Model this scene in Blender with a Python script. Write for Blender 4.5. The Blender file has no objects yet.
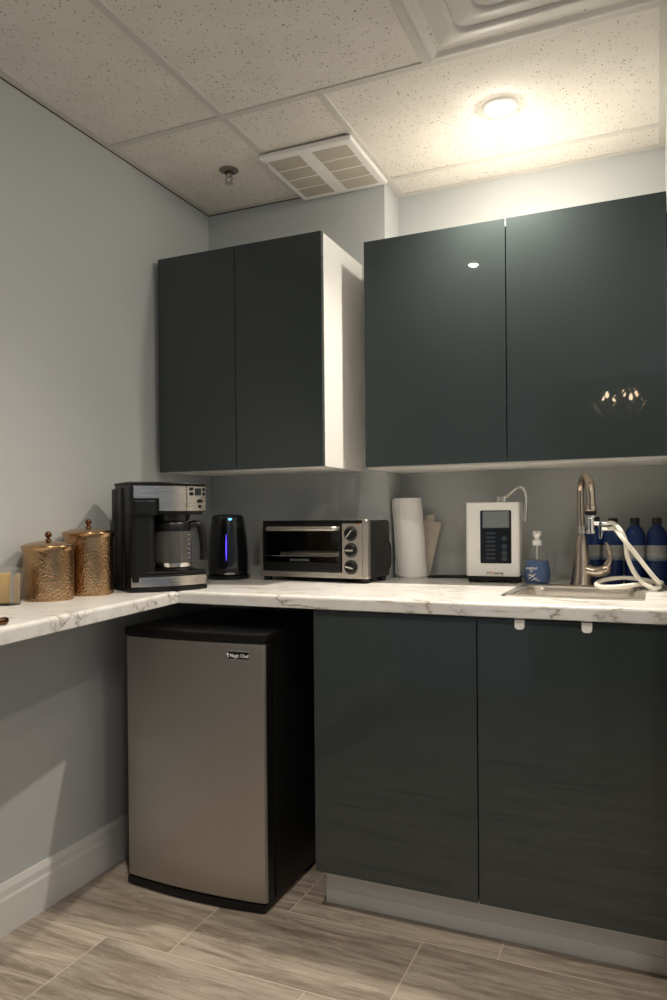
import bpy, bmesh, math, random
from mathutils import Vector, Matrix
from mathutils.geometry import tessellate_polygon
random.seed(7)
C = bpy.context.scene.collection
PI = math.pi
H = 2.3708           # ceiling height
ZC = 0.914           # worktop height
XR = 1.6945          # right wall

# ---------------------------------------------------------------- materials
def nodes(name):
    m = bpy.data.materials.new(name); m.use_nodes = True
    nt = m.node_tree
    return m, nt, nt.nodes['Principled BSDF']

def mat(name, col, rough=.5, metal=0., **kw):
    m, nt, b = nodes(name)
    b.inputs['Base Color'].default_value = (*col, 1)
    b.inputs['Roughness'].default_value = rough
    b.inputs['Metallic'].default_value = metal
    for k, v in kw.items():
        b.inputs[k.replace('_', ' ')].default_value = v
    return m

def N(nt, typ, **kw):
    n = nt.nodes.new(typ)
    for k, v in kw.items(): setattr(n, k, v)
    return n

def coords(nt, scale=(1, 1, 1), rot=(0, 0, 0), out='Object'):
    tc = N(nt, 'ShaderNodeTexCoord'); mp = N(nt, 'ShaderNodeMapping')
    mp.inputs['Scale'].default_value = scale; mp.inputs['Rotation'].default_value = rot
    nt.links.new(tc.outputs[out], mp.inputs['Vector'])
    return mp.outputs['Vector']

def noise(nt, vec, scale, detail=4, rough=.55, dist=0.):
    n = N(nt, 'ShaderNodeTexNoise')
    n.inputs['Scale'].default_value = scale; n.inputs['Detail'].default_value = detail
    n.inputs['Roughness'].default_value = rough; n.inputs['Distortion'].default_value = dist
    nt.links.new(vec, n.inputs['Vector'])
    return n.outputs['Fac']

def ramp(nt, fac, stops, interp='LINEAR'):
    r = N(nt, 'ShaderNodeValToRGB'); cr = r.color_ramp; cr.interpolation = interp
    while len(cr.elements) < len(stops): cr.elements.new(.5)
    for e, (p, c) in zip(cr.elements, stops):
        e.position = p; e.color = (*c, 1) if len(c) == 3 else c
    nt.links.new(fac, r.inputs['Fac'])
    return r.outputs['Color']

def mix(nt, fac, a, b, blend='MIX'):
    n = N(nt, 'ShaderNodeMix', data_type='RGBA', blend_type=blend)
    for s, v in ((n.inputs[0], fac), (n.inputs[6], a), (n.inputs[7], b)):
        if hasattr(v, 'links'): nt.links.new(v, s)
        elif isinstance(v, tuple): s.default_value = (*v, 1)
        else: s.default_value = v
    return n.outputs[2]

def math_(nt, op, a, b=None):
    n = N(nt, 'ShaderNodeMath', operation=op)
    for i, v in enumerate((a, b)):
        if v is None: continue
        if hasattr(v, 'links'): nt.links.new(v, n.inputs[i])
        else: n.inputs[i].default_value = v
    return n.outputs[0]

def bump(nt, b, height, strength, dist):
    n = N(nt, 'ShaderNodeBump'); n.inputs['Strength'].default_value = strength
    n.inputs['Distance'].default_value = dist
    nt.links.new(height, n.inputs['Height']); nt.links.new(n.outputs['Normal'], b.inputs['Normal'])

def paint(name, col, rough=.6):
    m, nt, b = nodes(name)
    v = coords(nt)
    f = noise(nt, v, 2.5, 3)
    c = mix(nt, f, tuple(x * .97 for x in col), tuple(x * 1.03 for x in col))
    nt.links.new(c, b.inputs['Base Color']); b.inputs['Roughness'].default_value = rough
    bump(nt, b, noise(nt, v, 260, 2), .12, .001)
    return m

def make_floor():
    m, nt, b = nodes('vein_cut_floor_tile')
    tc = N(nt, 'ShaderNodeTexCoord'); sp = N(nt, 'ShaderNodeSeparateXYZ')
    nt.links.new(tc.outputs['Object'], sp.inputs[0])
    rh, tw = .308, .60
    yy = math_(nt, 'DIVIDE', math_(nt, 'ADD', sp.outputs['Y'], .82 + rh * 30), rh)
    row = math_(nt, 'FLOOR', yy); fy = math_(nt, 'FRACT', yy)
    # the row from -1.128 to -.82 has row index 29 and a joint at x=.48; each row shifts by .2
    sh = math_(nt, 'MULTIPLY', math_(nt, 'SUBTRACT', row, 29), .2)
    xx = math_(nt, 'DIVIDE', math_(nt, 'SUBTRACT', math_(nt, 'ADD', sp.outputs['X'], 6 - .48), sh), tw)
    col = math_(nt, 'FLOOR', xx); fx = math_(nt, 'FRACT', xx)
    def edge(f, size):
        d = math_(nt, 'MINIMUM', f, math_(nt, 'SUBTRACT', 1, f))
        return math_(nt, 'MULTIPLY', d, size)
    d = math_(nt, 'MINIMUM', edge(fx, tw), edge(fy, rh))
    grout = math_(nt, 'LESS_THAN', d, .0016)
    cb = N(nt, 'ShaderNodeCombineXYZ'); nt.links.new(row, cb.inputs[0]); nt.links.new(col, cb.inputs[1])
    wn = N(nt, 'ShaderNodeTexWhiteNoise', noise_dimensions='3D'); nt.links.new(cb.outputs[0], wn.inputs['Vector'])
    off = N(nt, 'ShaderNodeVectorMath', operation='MULTIPLY_ADD')
    nt.links.new(wn.outputs['Color'], off.inputs[0]); off.inputs[1].default_value = (7, 7, 7)
    nt.links.new(tc.outputs['Object'], off.inputs[2])
    mp = N(nt, 'ShaderNodeMapping'); mp.inputs['Scale'].default_value = (1.1, 11, 1)
    nt.links.new(off.outputs[0], mp.inputs['Vector'])
    a = noise(nt, mp.outputs[0], 1.5, 8, .66, 1.7)
    mp2 = N(nt, 'ShaderNodeMapping'); mp2.inputs['Scale'].default_value = (1.8, 24, 1)
    nt.links.new(off.outputs[0], mp2.inputs['Vector'])
    a2 = noise(nt, mp2.outputs[0], 2.2, 8, .72, 1.3)
    base = ramp(nt, a, [(.27, (.155, .12, .09)), (.42, (.31, .255, .205)), (.55, (.455, .39, .325)), (.72, (.61, .535, .455))])
    fine = ramp(nt, a2, [(.3, (.62, .6, .58)), (.5, (1, 1, 1)), (.66, (1.0, 1.0, 1.0)), (.74, (1.38, 1.36, 1.32))])
    c = mix(nt, 1., base, fine, 'MULTIPLY')
    vn = noise(nt, mp.outputs[0], 2.6, 5, .55, 1.9)
    vr = math_(nt, 'ABSOLUTE', math_(nt, 'SUBTRACT', vn, .52))
    c = mix(nt, ramp(nt, vr, [(0, (.5, .5, .5)), (.006, (.28, .28, .28)), (.014, (0, 0, 0))]), c, (.62, .54, .45))
    tint = ramp(nt, wn.outputs['Value'], [(0, (.88, .88, .88)), (1, (1.08, 1.07, 1.05))])
    c = mix(nt, 1., c, tint, 'MULTIPLY')
    c = mix(nt, grout, c, (.60, .53, .44))
    nt.links.new(c, b.inputs['Base Color'])
    b.inputs['Roughness'].default_value = .38
    inv = math_(nt, 'SUBTRACT', 1, grout)
    bump(nt, b, inv, .3, .002)
    return m

def make_ceiling():
    m, nt, b = nodes('fissured_ceiling_tile')
    v = coords(nt)
    vo = N(nt, 'ShaderNodeTexVoronoi', feature='F1'); vo.inputs['Scale'].default_value = 125
    vo.inputs['Randomness'].default_value = 1
    dn = N(nt, 'ShaderNodeVectorMath', operation='MULTIPLY_ADD')
    nz = N(nt, 'ShaderNodeTexNoise'); nz.inputs['Scale'].default_value = 120; nt.links.new(v, nz.inputs['Vector'])
    nt.links.new(nz.outputs['Color'], dn.inputs[0]); dn.inputs[1].default_value = (.008, .008, .008); nt.links.new(v, dn.inputs[2])
    nt.links.new(dn.outputs[0], vo.inputs['Vector'])
    sc = N(nt, 'ShaderNodeSeparateColor'); nt.links.new(vo.outputs['Color'], sc.inputs[0])
    size = math_(nt, 'MULTIPLY', math_(nt, 'POWER', sc.outputs[0], 1.9), .33)
    pit = math_(nt, 'LESS_THAN', vo.outputs['Distance'], size)
    mott = noise(nt, v, 9, 3)
    base = ramp(nt, mott, [(.3, (.74, .70, .635)), (.7, (.80, .76, .70))])
    c = mix(nt, pit, base, (.27, .225, .17))
    nt.links.new(c, b.inputs['Base Color']); b.inputs['Roughness'].default_value = .9
    bump(nt, b, math_(nt, 'SUBTRACT', 1, pit), .5, .003)
    return m

def make_marble():
    m, nt, b = nodes('white_marble_laminate')
    v = coords(nt, (1, 1, 1), (0, 0, .55))
    w = noise(nt, coords(nt, (1.5, 6.5, 4.0), (0, .35, .72)), 2.3, 6, .55, .7)
    ridge = math_(nt, 'ABSOLUTE', math_(nt, 'SUBTRACT', w, .5))
    v1 = ramp(nt, ridge, [(0, (.30, .27, .245)), (.005, (.50, .47, .43)), (.013, (.86, .84, .82)), (.035, (1, 1, 1))])
    patch = noise(nt, coords(nt, (3, 3, 3)), 1.6, 3)
    pm = ramp(nt, patch, [(.43, (0, 0, 0)), (.56, (1, 1, 1))])
    cl = noise(nt, coords(nt, (2, 5, 3), (0, 0, .7)), 3.2, 6, .6, .8)
    base = ramp(nt, cl, [(.3, (.68, .655, .62)), (.5, (.78, .76, .73)), (.7, (.82, .81, .79))])
    veined = mix(nt, 1., base, v1, 'MULTIPLY')
    c = mix(nt, pm, base, veined)
    nt.links.new(c, b.inputs['Base Color']); b.inputs['Roughness'].default_value = .28
    return m

def make_brushed(name, col, rough, axis_scale, amp=.12):
    m, nt, b = nodes(name)
    f = noise(nt, coords(nt, axis_scale), 6, 3, .6)
    c = ramp(nt, f, [(.3, tuple(x * .95 for x in col)), (.7, tuple(min(1, x * 1.04) for x in col))])
    nt.links.new(c, b.inputs['Base Color']); b.inputs['Metallic'].default_value = 1
    r = N(nt, 'ShaderNodeMapRange'); r.inputs[3].default_value = rough - amp / 2; r.inputs[4].default_value = rough + amp / 2
    nt.links.new(f, r.inputs[0]); nt.links.new(r.outputs[0], b.inputs['Roughness'])
    return m

def make_copper():
    m, nt, b = nodes('hammered_copper')
    v = coords(nt)
    vo = N(nt, 'ShaderNodeTexVoronoi', feature='SMOOTH_F1'); vo.inputs['Scale'].default_value = 170
    vo.inputs['Smoothness'].default_value = .4
    nt.links.new(v, vo.inputs['Vector'])
    f = noise(nt, v, 14, 4)
    c = ramp(nt, f, [(.3, (.36, .215, .105)), (.5, (.46, .29, .155)), (.72, (.55, .37, .21))])
    nt.links.new(c, b.inputs['Base Color']); b.inputs['Metallic'].default_value = 1; b.inputs['Roughness'].default_value = .24
    bump(nt, b, vo.outputs['Distance'], .32, .004)
    return m

def glass(name, col=(1, 1, 1), rough=.02, ior=1.45):
    return mat(name, col, rough, 0, Transmission_Weight=1., IOR=ior)

def emit(name, col, s):
    m, nt, b = nodes(name)
    b.inputs['Base Color'].default_value = (*col, 1)
    b.inputs['Emission Color'].default_value = (*col, 1); b.inputs['Emission Strength'].default_value = s
    return m

def make_grille():
    m, nt, b = nodes('cream_mesh_grille')
    v = coords(nt, (1, 1, 1), (0, 0, PI / 4))
    ch = N(nt, 'ShaderNodeTexVoronoi'); ch.inputs['Scale'].default_value = 260; ch.inputs['Randomness'].default_value = 0
    nt.links.new(v, ch.inputs['Vector'])
    hole = math_(nt, 'LESS_THAN', ch.outputs['Distance'], .36)
    nt.links.new(mix(nt, hole, (.62, .57, .48), (.30, .26, .20)), b.inputs['Base Color']); b.inputs['Roughness'].default_value = .7
    return m

M = {}
M['wall'] = paint('blue_grey_wall_paint', (.53, .55, .545))
M['wall_rear'] = paint('slate_blue_wall_paint', (.46, .62, .86))
M['trim'] = paint('white_trim_paint', (.74, .73, .70), .4)
M['floor'] = make_floor()
M['ceiling'] = make_ceiling()
M['grid'] = mat('ceiling_grid_white', (.61, .585, .54), .5)
M['white'] = mat('white_melamine', (.78, .765, .73), .45)
M['gloss'] = mat('grey_green_gloss_lacquer', (.040, .051, .052), .018)
M['edge'] = mat('dark_door_edge', (.03, .035, .035), .4)
M['marble'] = make_marble()
M['steel'] = make_brushed('brushed_stainless', (.52, .48, .43), .33, (1, 1, 40))
M['coffee_steel'] = make_brushed('coffee_maker_steel', (.52, .475, .43), .27, (2, 2, 60), .08)
M['fridge_steel'] = make_brushed('brushed_fridge_steel', (.48, .45, .415), .42, (60, 60, 1), .05)
M['nickel'] = make_brushed('brushed_nickel', (.56, .47, .385), .24, (60, 60, 6), .03)
M['sink'] = make_brushed('sink_stainless', (.76, .71, .64), .3, (20, 3, 3), .06)
M['diffuser'] = mat('satin_white_diffuser', (.70, .675, .63), .6, Specular_IOR_Level=.25)
M['chrome'] = mat('chrome', (.85, .84, .82), .09, 1)
M['dark_chrome'] = mat('aged_chrome', (.34, .31, .28), .2, 1)
M['black'] = mat('black_plastic', (.007, .007, .007), .38, Specular_IOR_Level=.3)
M['gloss_black'] = mat('glossy_black_plastic', (.008, .008, .009), .12)
M['black_metal'] = mat('black_enamel', (.008, .008, .008), .4, Specular_IOR_Level=.25)
M['copper'] = make_copper()
M['copper_plain'] = make_brushed('smooth_copper', (.50, .31, .165), .22, (20, 20, 20), .06)
M['bronze'] = mat('dark_bronze', (.16, .075, .035), .22, 1)
M['glass'] = glass('clear_glass')
M['smoke_glass'] = mat('dark_oven_glass', (.78, .79, .78), .04, 0, Transmission_Weight=1., IOR=1.3)
M['clear'] = mat('clear_plastic', (.97, .97, .96), .06, 0, Transmission_Weight=.97, IOR=1.12)
M['coffee_glass'] = mat('carafe_glass', (.42, .40, .38), .04, 0, Transmission_Weight=.85, IOR=1.35)
M['paper'] = paint('paper_towel', (.88, .86, .82), .9)
M['kraft'] = paint('beige_paper', (.62, .55, .46), .85)
M['plastic_white'] = mat('white_plastic', (.88, .865, .83), .3)
M['panel'] = mat('black_panel_glass', (.012, .014, .018), .15)
M['screen'] = mat('grey_lcd', (.20, .225, .225), .25)
M['button'] = mat('panel_button_print', (.035, .045, .06), .35)
M['ink'] = mat('dark_grey_print', (.08, .085, .08), .5)
M['orange'] = mat('orange_print', (.75, .26, .04), .5)
M['soap'] = mat('blue_soap', (.10, .24, .62), .12, 0, Transmission_Weight=.35, IOR=1.34)
M['print_white'] = mat('white_print', (.85, .86, .86), .5)
M['blue_bottle'] = mat('blue_bottle_plastic', (.016, .045, .19), .16, 0, Transmission_Weight=.25, IOR=1.4)
M['cap'] = mat('near_black_cap', (.010, .011, .016), .4)
def make_label():
    m, nt, b = nodes('grey_blue_bottle_label')
    v = coords(nt)
    sp = N(nt, 'ShaderNodeSeparateXYZ'); nt.links.new(v, sp.inputs[0])
    n_ = noise(nt, v, 70, 4)
    z = math_(nt, 'ADD', math_(nt, 'MULTIPLY', sp.outputs['Z'], 22), math_(nt, 'MULTIPLY', n_, .7))
    c = ramp(nt, math_(nt, 'SUBTRACT', z, 1.95), [(.1, (.06, .12, .26)), (.3, (.22, .26, .30)), (.5, (.42, .42, .40)), (.75, (.34, .34, .33))])
    nt.links.new(c, b.inputs['Base Color']); b.inputs['Roughness'].default_value = .45
    return m
M['label'] = make_label()
M['hose'] = mat('milky_white_tube', (.86, .82, .73), .3)
M['blue_led'] = emit('kettle_blue_glow', (.09, .05, 1.), 1.3)
M['cyan_led'] = emit('kettle_display_glow', (.10, .45, 1.), 2.4)
M['lamp'] = emit('downlight_lens', (1., .94, .85), 800)
M['lamp_dim'] = emit('dimmer_downlight_lens', (1., .90, .76), 330)
M['lamp_fill'] = emit('fill_downlight_lens', (1., .88, .73), 660)  # glow for the added, unseen fill downlights
M['bulb'] = emit('chandelier_bulb', (1., .74, .48), 26)
M['grille'] = make_grille()
M['wood'] = paint('birch_wood', (.66, .50, .30), .7)
M['sugar'] = paint('golden_paper_packet', (.50, .29, .08), .5)
M['sugar_pale'] = paint('pale_gold_paper_packet', (.62, .41, .15), .5)
M['ribbon'] = mat('satin_champagne_ribbon', (.80, .70, .58), .38, 1)
M['far'] = paint('far_room_paint', (.22, .20, .18))
M['silver'] = mat('silver_badge', (.75, .73, .70), .2, 1)
M['seam'] = mat('dark_joint', (.10, .075, .055), .9)

# ---------------------------------------------------------------- mesh helpers
def wnorm(o):
    md = o.modifiers.new('weighted normals', 'WEIGHTED_NORMAL'); md.keep_sharp = True; md.weight = 100

def finish(bm, name, m, parent=None, sharp=38):
    bmesh.ops.recalc_face_normals(bm, faces=bm.faces)
    lim = math.radians(sharp)
    for f in bm.faces: f.smooth = True
    for e in bm.edges:
        e.smooth = len(e.link_faces) == 2 and e.calc_face_angle(0) < lim
    me = bpy.data.meshes.new(name); bm.to_mesh(me); bm.free()
    o = bpy.data.objects.new(name, me); C.objects.link(o)
    if m is not None: me.materials.append(m)
    if parent is not None: o.parent = parent
    wnorm(o)
    return o

def merge(bm, t):
    me = bpy.data.meshes.new('tmp'); t.to_mesh(me); t.free(); bm.from_mesh(me); bpy.data.meshes.remove(me)

def box(bm, x0, x1, y0, y1, z0, z1, bev=0, seg=2):
    t = bmesh.new()
    bmesh.ops.create_cube(t, size=1)
    for v in t.verts:
        v.co = Vector(((x0 + x1) / 2 + v.co.x * (x1 - x0), (y0 + y1) / 2 + v.co.y * (y1 - y0), (z0 + z1) / 2 + v.co.z * (z1 - z0)))
    if bev: bmesh.ops.bevel(t, geom=t.edges[:], offset=bev, segments=seg, profile=.5, affect='EDGES')
    merge(bm, t)

def prism(bm, poly, a, b, axis='z', bev=0, seg=2):
    """poly: 2-D outline; extruded from a to b along axis (z: xy, y: xz, x: yz)."""
    t = bmesh.new()
    def P(p, d):
        return {'z': (p[0], p[1], d), 'y': (p[0], d, p[1]), 'x': (d, p[0], p[1])}[axis]
    lo = [t.verts.new(P(p, a)) for p in poly]; hi = [t.verts.new(P(p, b)) for p in poly]
    n = len(poly)
    t.faces.new(lo); t.faces.new(hi)
    for i in range(n): t.faces.new((lo[i], lo[(i + 1) % n], hi[(i + 1) % n], hi[i]))
    bmesh.ops.recalc_face_normals(t, faces=t.faces)
    if bev:
        ed = [e for e in t.edges if (e.verts[0] in lo) == (e.verts[1] in lo)]
        bmesh.ops.bevel(t, geom=ed, offset=bev, segments=seg, profile=.5, affect='EDGES')
    merge(bm, t)

def rrect(x0, x1, y0, y1, r, n=5):
    if not isinstance(r, (list, tuple)): r = [r] * 4
    out = []
    for (cx, cy, a0, rr) in ((x1, y1, 0, r[0]), (x0, y1, PI / 2, r[1]), (x0, y0, PI, r[2]), (x1, y0, 1.5 * PI, r[3])):
        sx = -1 if cx == x1 else 1; sy = -1 if cy == y1 else 1
        if rr <= 0: out.append((cx, cy)); continue
        for i in range(n + 1):
            a = a0 + PI / 2 * i / n
            out.append((cx + sx * rr + rr * math.cos(a), cy + sy * rr + rr * math.sin(a)))
    return out

def lathe(bm, prof, n=40, c=(0, 0, 0), cap=True, sx=1, sy=1):
    t = bmesh.new(); rings = []
    for r, z in prof:
        if r < 1e-6: rings.append([t.verts.new((c[0], c[1], c[2] + z))])
        else: rings.append([t.verts.new((c[0] + sx * r * math.cos(2 * PI * i / n), c[1] + sy * r * math.sin(2 * PI * i / n), c[2] + z)) for i in range(n)])
    for A, B in zip(rings, rings[1:]):
        for i in range(n):
            j = (i + 1) % n
            if len(A) == 1 and len(B) == 1: continue
            if len(A) == 1: t.faces.new((A[0], B[j], B[i]))
            elif len(B) == 1: t.faces.new((A[i], A[j], B[0]))
            else: t.faces.new((A[i], A[j], B[j], B[i]))
    if cap:
        for R_ in (rings[0], rings[-1]):
            if len(R_) > 2: t.faces.new(R_)
    merge(bm, t)

def rotated(bm, fn, mtx):
    t = bmesh.new(); fn(t); bmesh.ops.transform(t, matrix=mtx, verts=t.verts[:]); merge(bm, t)

def catmull(pts, k=8):
    pts = [Vector(p) for p in pts]; P = [pts[0] * 2 - pts[1]] + pts + [pts[-1] * 2 - pts[-2]]
    out = []
    for i in range(1, len(P) - 2):
        a, b, c, d = P[i - 1:i + 3]
        for s in range(k):
            t = s / k
            out.append(.5 * ((2 * b) + (c - a) * t + (2 * a - 5 * b + 4 * c - d) * t * t + (3 * b - a - 3 * c + d) * t ** 3))
    out.append(pts[-1]); return out

def tube(bm, pts, r, n=12, closed=False):
    pts = [Vector(p) for p in pts]; L = len(pts)
    rr = r if isinstance(r, (list, tuple)) else [r] * L
    if len(rr) != L:
        rr = [rr[0] + (rr[-1] - rr[0]) * i / (L - 1) for i in range(L)]
    t = bmesh.new(); rings = []; up = None
    for i, p in enumerate(pts):
        if closed: d = pts[(i + 1) % L] - pts[i - 1]
        else: d = pts[min(i + 1, L - 1)] - pts[max(i - 1, 0)]
        d.normalize()
        if up is None: up = d.orthogonal().normalized()
        up = (up - d * up.dot(d)).normalized(); s = d.cross(up)
        rings.append([t.verts.new(p + (up * math.cos(2 * PI * k / n) + s * math.sin(2 * PI * k / n)) * rr[i]) for k in range(n)])
    m = L if closed else L - 1
    for i in range(m):
        A, B = rings[i], rings[(i + 1) % L]
        for k in range(n): t.faces.new((A[k], A[(k + 1) % n], B[(k + 1) % n], B[k]))
    if not closed: t.faces.new(rings[0]); t.faces.new(rings[-1])
    merge(bm, t)

def part(name, m, parent, fn, sharp=38):
    bm = bmesh.new(); fn(bm); return finish(bm, name, m, parent, sharp)

def thing(name, label, cat, loc=(0, 0, 0), rz=0, group=None):
    o = bpy.data.objects.new(name, None); C.objects.link(o)
    o.empty_display_size = .05
    o.location = loc; o.rotation_euler = (0, 0, rz)
    return tag(o, label, cat, group)

def tag(o, label, cat, group=None):
    o['label'] = label; o['category'] = cat
    if group: o['group'] = group
    return o

def struct(name, m, fn, sharp=38):
    o = part(name, m, None, fn, sharp); o['kind'] = 'structure'; return o

def text(name, s, size, m, parent, mtx, depth=.0004, align='CENTER', bold=False):
    cu = bpy.data.curves.new('txt', 'FONT'); cu.body = s; cu.size = size; cu.align_x = align; cu.align_y = 'CENTER'
    cu.extrude = depth
    if bold: cu.offset = size * .02
    t = bpy.data.objects.new('txt', cu); C.objects.link(t)
    dg = bpy.context.evaluated_depsgraph_get(); dg.update()
    me = bpy.data.meshes.new_from_object(t.evaluated_get(dg))
    bpy.data.objects.remove(t); bpy.data.curves.remove(cu)
    me.transform(mtx); me.name = name; me.materials.clear(); me.materials.append(m)
    o = bpy.data.objects.new(name, me); C.objects.link(o); o.parent = parent
    return o

def front_text(x, y, z):     # text standing in the xz plane, read from -y
    return Matrix.Translation((x, y, z)) @ Matrix.Rotation(PI / 2, 4, 'X')

def cut(o, cutter):
    o.modifiers.clear(); md = o.modifiers.new('b', 'BOOLEAN'); md.object = cutter; md.operation = 'DIFFERENCE'; md.solver = 'EXACT'
    dg = bpy.context.evaluated_depsgraph_get(); dg.update()
    me = bpy.data.meshes.new_from_object(o.evaluated_get(dg))
    o.modifiers.clear(); wnorm(o); old = o.data; o.data = me; me.name = o.name
    bpy.data.meshes.remove(old); bpy.data.objects.remove(cutter)

# ---------------------------------------------------------------- the setting
YB = -.1611; XB = .7570
YE = -3.8           # rear wall of the room
struct('floor', M['floor'], lambda b: box(b, -.1, 3.3, -7.6, .12, -.1, 0))
struct('ceiling', M['ceiling'], lambda b: box(b, -.1, 3.3, YE - .1, .12, H, H + .08))
struct('wall_left', M['wall'], lambda b: box(b, -.1, 0, YE - .1, .12, 0, H))
def back(b):
    prism(b, [(0, .1), (0, YB), (XB, YB), (XB, 0), (XR, 0), (XR, .1)], 0, H)
struct('wall_back', M['wall'], back)
struct('wall_right', M['wall'], lambda b: prism(b, [(XR, .1), (XR, -1.0), (3.2, -1.0), (3.2, .1)], 0, H))
struct('wall_right_far', M['wall_rear'], lambda b: box(b, 3.2, 3.3, YE - .1, -1.0, 0, H))
DX0, DX1, DZ = .97, 1.95, 2.08
def rear(b):
    box(b, 0, DX0, YE - .1, YE, 0, H); box(b, DX1, 3.2, YE - .1, YE, 0, H); box(b, DX0, DX1, YE - .1, YE, DZ, H)
struct('wall_rear', M['wall_rear'], rear)
def doorcase(b):
    for x0, x1 in ((DX0 - .07, DX0), (DX1, DX1 + .07)): box(b, x0, x1, YE, YE + .018, 0, DZ + .07, .004)
    box(b, DX0, DX1, YE, YE + .018, DZ, DZ + .07, .004)
struct('door_1', M['far'], doorcase)
# the room beyond the opening
def far(b):
    box(b, -.6, 3.6, -7.7, -7.6, 0, 2.8); box(b, -.7, -.6, -7.6, YE - .1, 0, 2.8); box(b, 3.6, 3.7, -7.6, YE - .1, 0, 2.8)
struct('wall_far', M['far'], far)
struct('ceiling_far', M['far'], lambda b: box(b, -.7, 3.7, -7.7, YE - .1, 2.8, 2.9))

# baseboard with a stepped moulding
def baseb(b):
    prism(b, [(0, 0), (.017, 0), (.017, .095), (.013, .103), (.013, .122), (.006, .137), (0, .138)], 0, 1, 'y')
bm = bmesh.new(); baseb(bm)
for v in bm.verts: v.co.y = YE + .002 + v.co.y * (YB - .002 - YE - .002)
o = finish(bm, 'baseboard_left', M['trim'], None, 25); o['kind'] = 'structure'

# suspended ceiling grid
def grid(b):
    def bar_x(y, x0, x1, w=.024): box(b, x0, x1, y - w / 2, y + w / 2, H - .004, H + .001, .001, 1)
    def bar_y(x, y0, y1, w=.024): box(b, x - w / 2, x + w / 2, y0, y1, H - .0045, H + .001, .001, 1)
    bar_x(-.765, .0, XR); bar_x(-1.985, 0, 3.2); bar_x(-3.2, 0, 3.2)
    bar_y(.448, YE, -.777); bar_y(.448, -.753, YB); bar_y(1.097, YE, -.777)
    bar_y(.772, -.753, -.0); bar_x(-.158, .784, XR - .02, .02)
    bar_y(1.72, YE, -1.02); bar_y(2.35, YE, -1.02); bar_x(-.765 - .61, 1.74, 3.2)
struct('trim_1', M['grid'], grid)
def angle(b):
    box(b, 0, .022, YE, YB, H - .003, H + .001); box(b, .022, XB, YB - .022, YB, H - .003, H + .001)
    box(b, XB, XB + .022, YB - .022, 0, H - .003, H + .001)
    box(b, XB + .022, XR, -.022, 0, H - .003, H + .001); box(b, XR - .02, XR, -1.0, -.022, H - .003, H + .001)
struct('trim_2', M['grid'], angle)
def seams(b):   # dark joint where the wall angle meets the paint
    box(b, 0, .0025, YE, YB, H - .0065, H - .003); box(b, 0, XB * .55, YB - .0025, YB, H - .0065, H - .003)
struct('trim_3', M['seam'], seams)

# ---------------------------------------------------------------- cabinets
def door(parent, x0, x1, yf, z0, z1, t=.019):
    return part('door', M['gloss'], parent, lambda b: box(b, x0, x1, yf, yf + t, z0, z1, .0012, 2))

def carcass(b, x0, x1, y0, y1, z0, z1, t=.018):
    box(b, x0, x0 + t, y0, y1, z0, z1, .0008, 1); box(b, x1 - t, x1, y0, y1, z0, z1, .0008, 1)
    box(b, x0 + t, x1 - t, y0 + .001, y1, z0, z0 + t); box(b, x0 + t, x1 - t, y0 + .001, y1, z1 - t, z1)
    box(b, x0 + t, x1 - t, y1 - .006, y1, z0 + t, z1 - t)
    xm = (x0 + x1) / 2

Z0, Z1 = 1.3079, 2.0716
wc = thing('wall_cabinet', 'smaller dark glossy two-door wall cabinet above the coffee maker and toaster oven', 'cabinet', (.34, YB, Z0))
def P0(fn, off):      # build in world numbers, store local to the thing's base
    def g(b):
        fn(b); bmesh.ops.translate(b, vec=-Vector(off), verts=b.verts[:])
    return g
def wpart(name, m, t, fn, sharp=38): return part(name, m, t, P0(fn, t.location), sharp)
wpart('body', M['white'], wc, lambda b: carcass(b, .0225, .6665, -.5072, YB - .001, Z0, Z1))
for x0, x1 in ((.0216, .3400), (.3428, .6672)):
    wpart('door', M['gloss'], wc, lambda b: box(b, x0, x1, -.5275, -.5085, Z0 - .001, Z1, .0012, 2))

wr = thing('wall_cabinet', 'larger dark glossy two-door wall cabinet above the sink and water ionizer', 'cabinet', (1.22, 0, Z0))
wpart('body', M['white'], wr, lambda b: carcass(b, .7580, XR - .002, -.3525, -.001, Z0 - .004, Z1))
for x0, x1 in ((.7552, 1.2296), (1.2328, XR - .003)):
    wpart('door', M['gloss'], wr, lambda b: box(b, x0, x1, -.3729, -.3539, Z0 + .001, Z1, .0012, 2))

bc = thing('base_cabinet', 'dark glossy two-door base cabinet on a white plinth under the sink', 'cabinet', (1.22, -.45, 0))
wpart('body', M['white'], bc, lambda b: carcass(b, .7535, XR - .002, -.772, YB - .004, .1165, .8755))
for x0, x1 in ((.7525, 1.2244), (1.2274, XR - .003)):
    wpart('door', M['gloss'], bc, lambda b: box(b, x0, x1, -.7921, -.7731, .119, .871, .0012, 2))
def plinth(b):
    box(b, .757, XR - .002, -.726, -.711, 0, .1160, .0008, 1)
    box(b, .757, .772, -.711, YB - .004, 0, .1160)
    box(b, .756, XR - .002, -.7285, -.726, 0, .043, .0008, 1)
wpart('plinth', M['trim'], bc, plinth)

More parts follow.
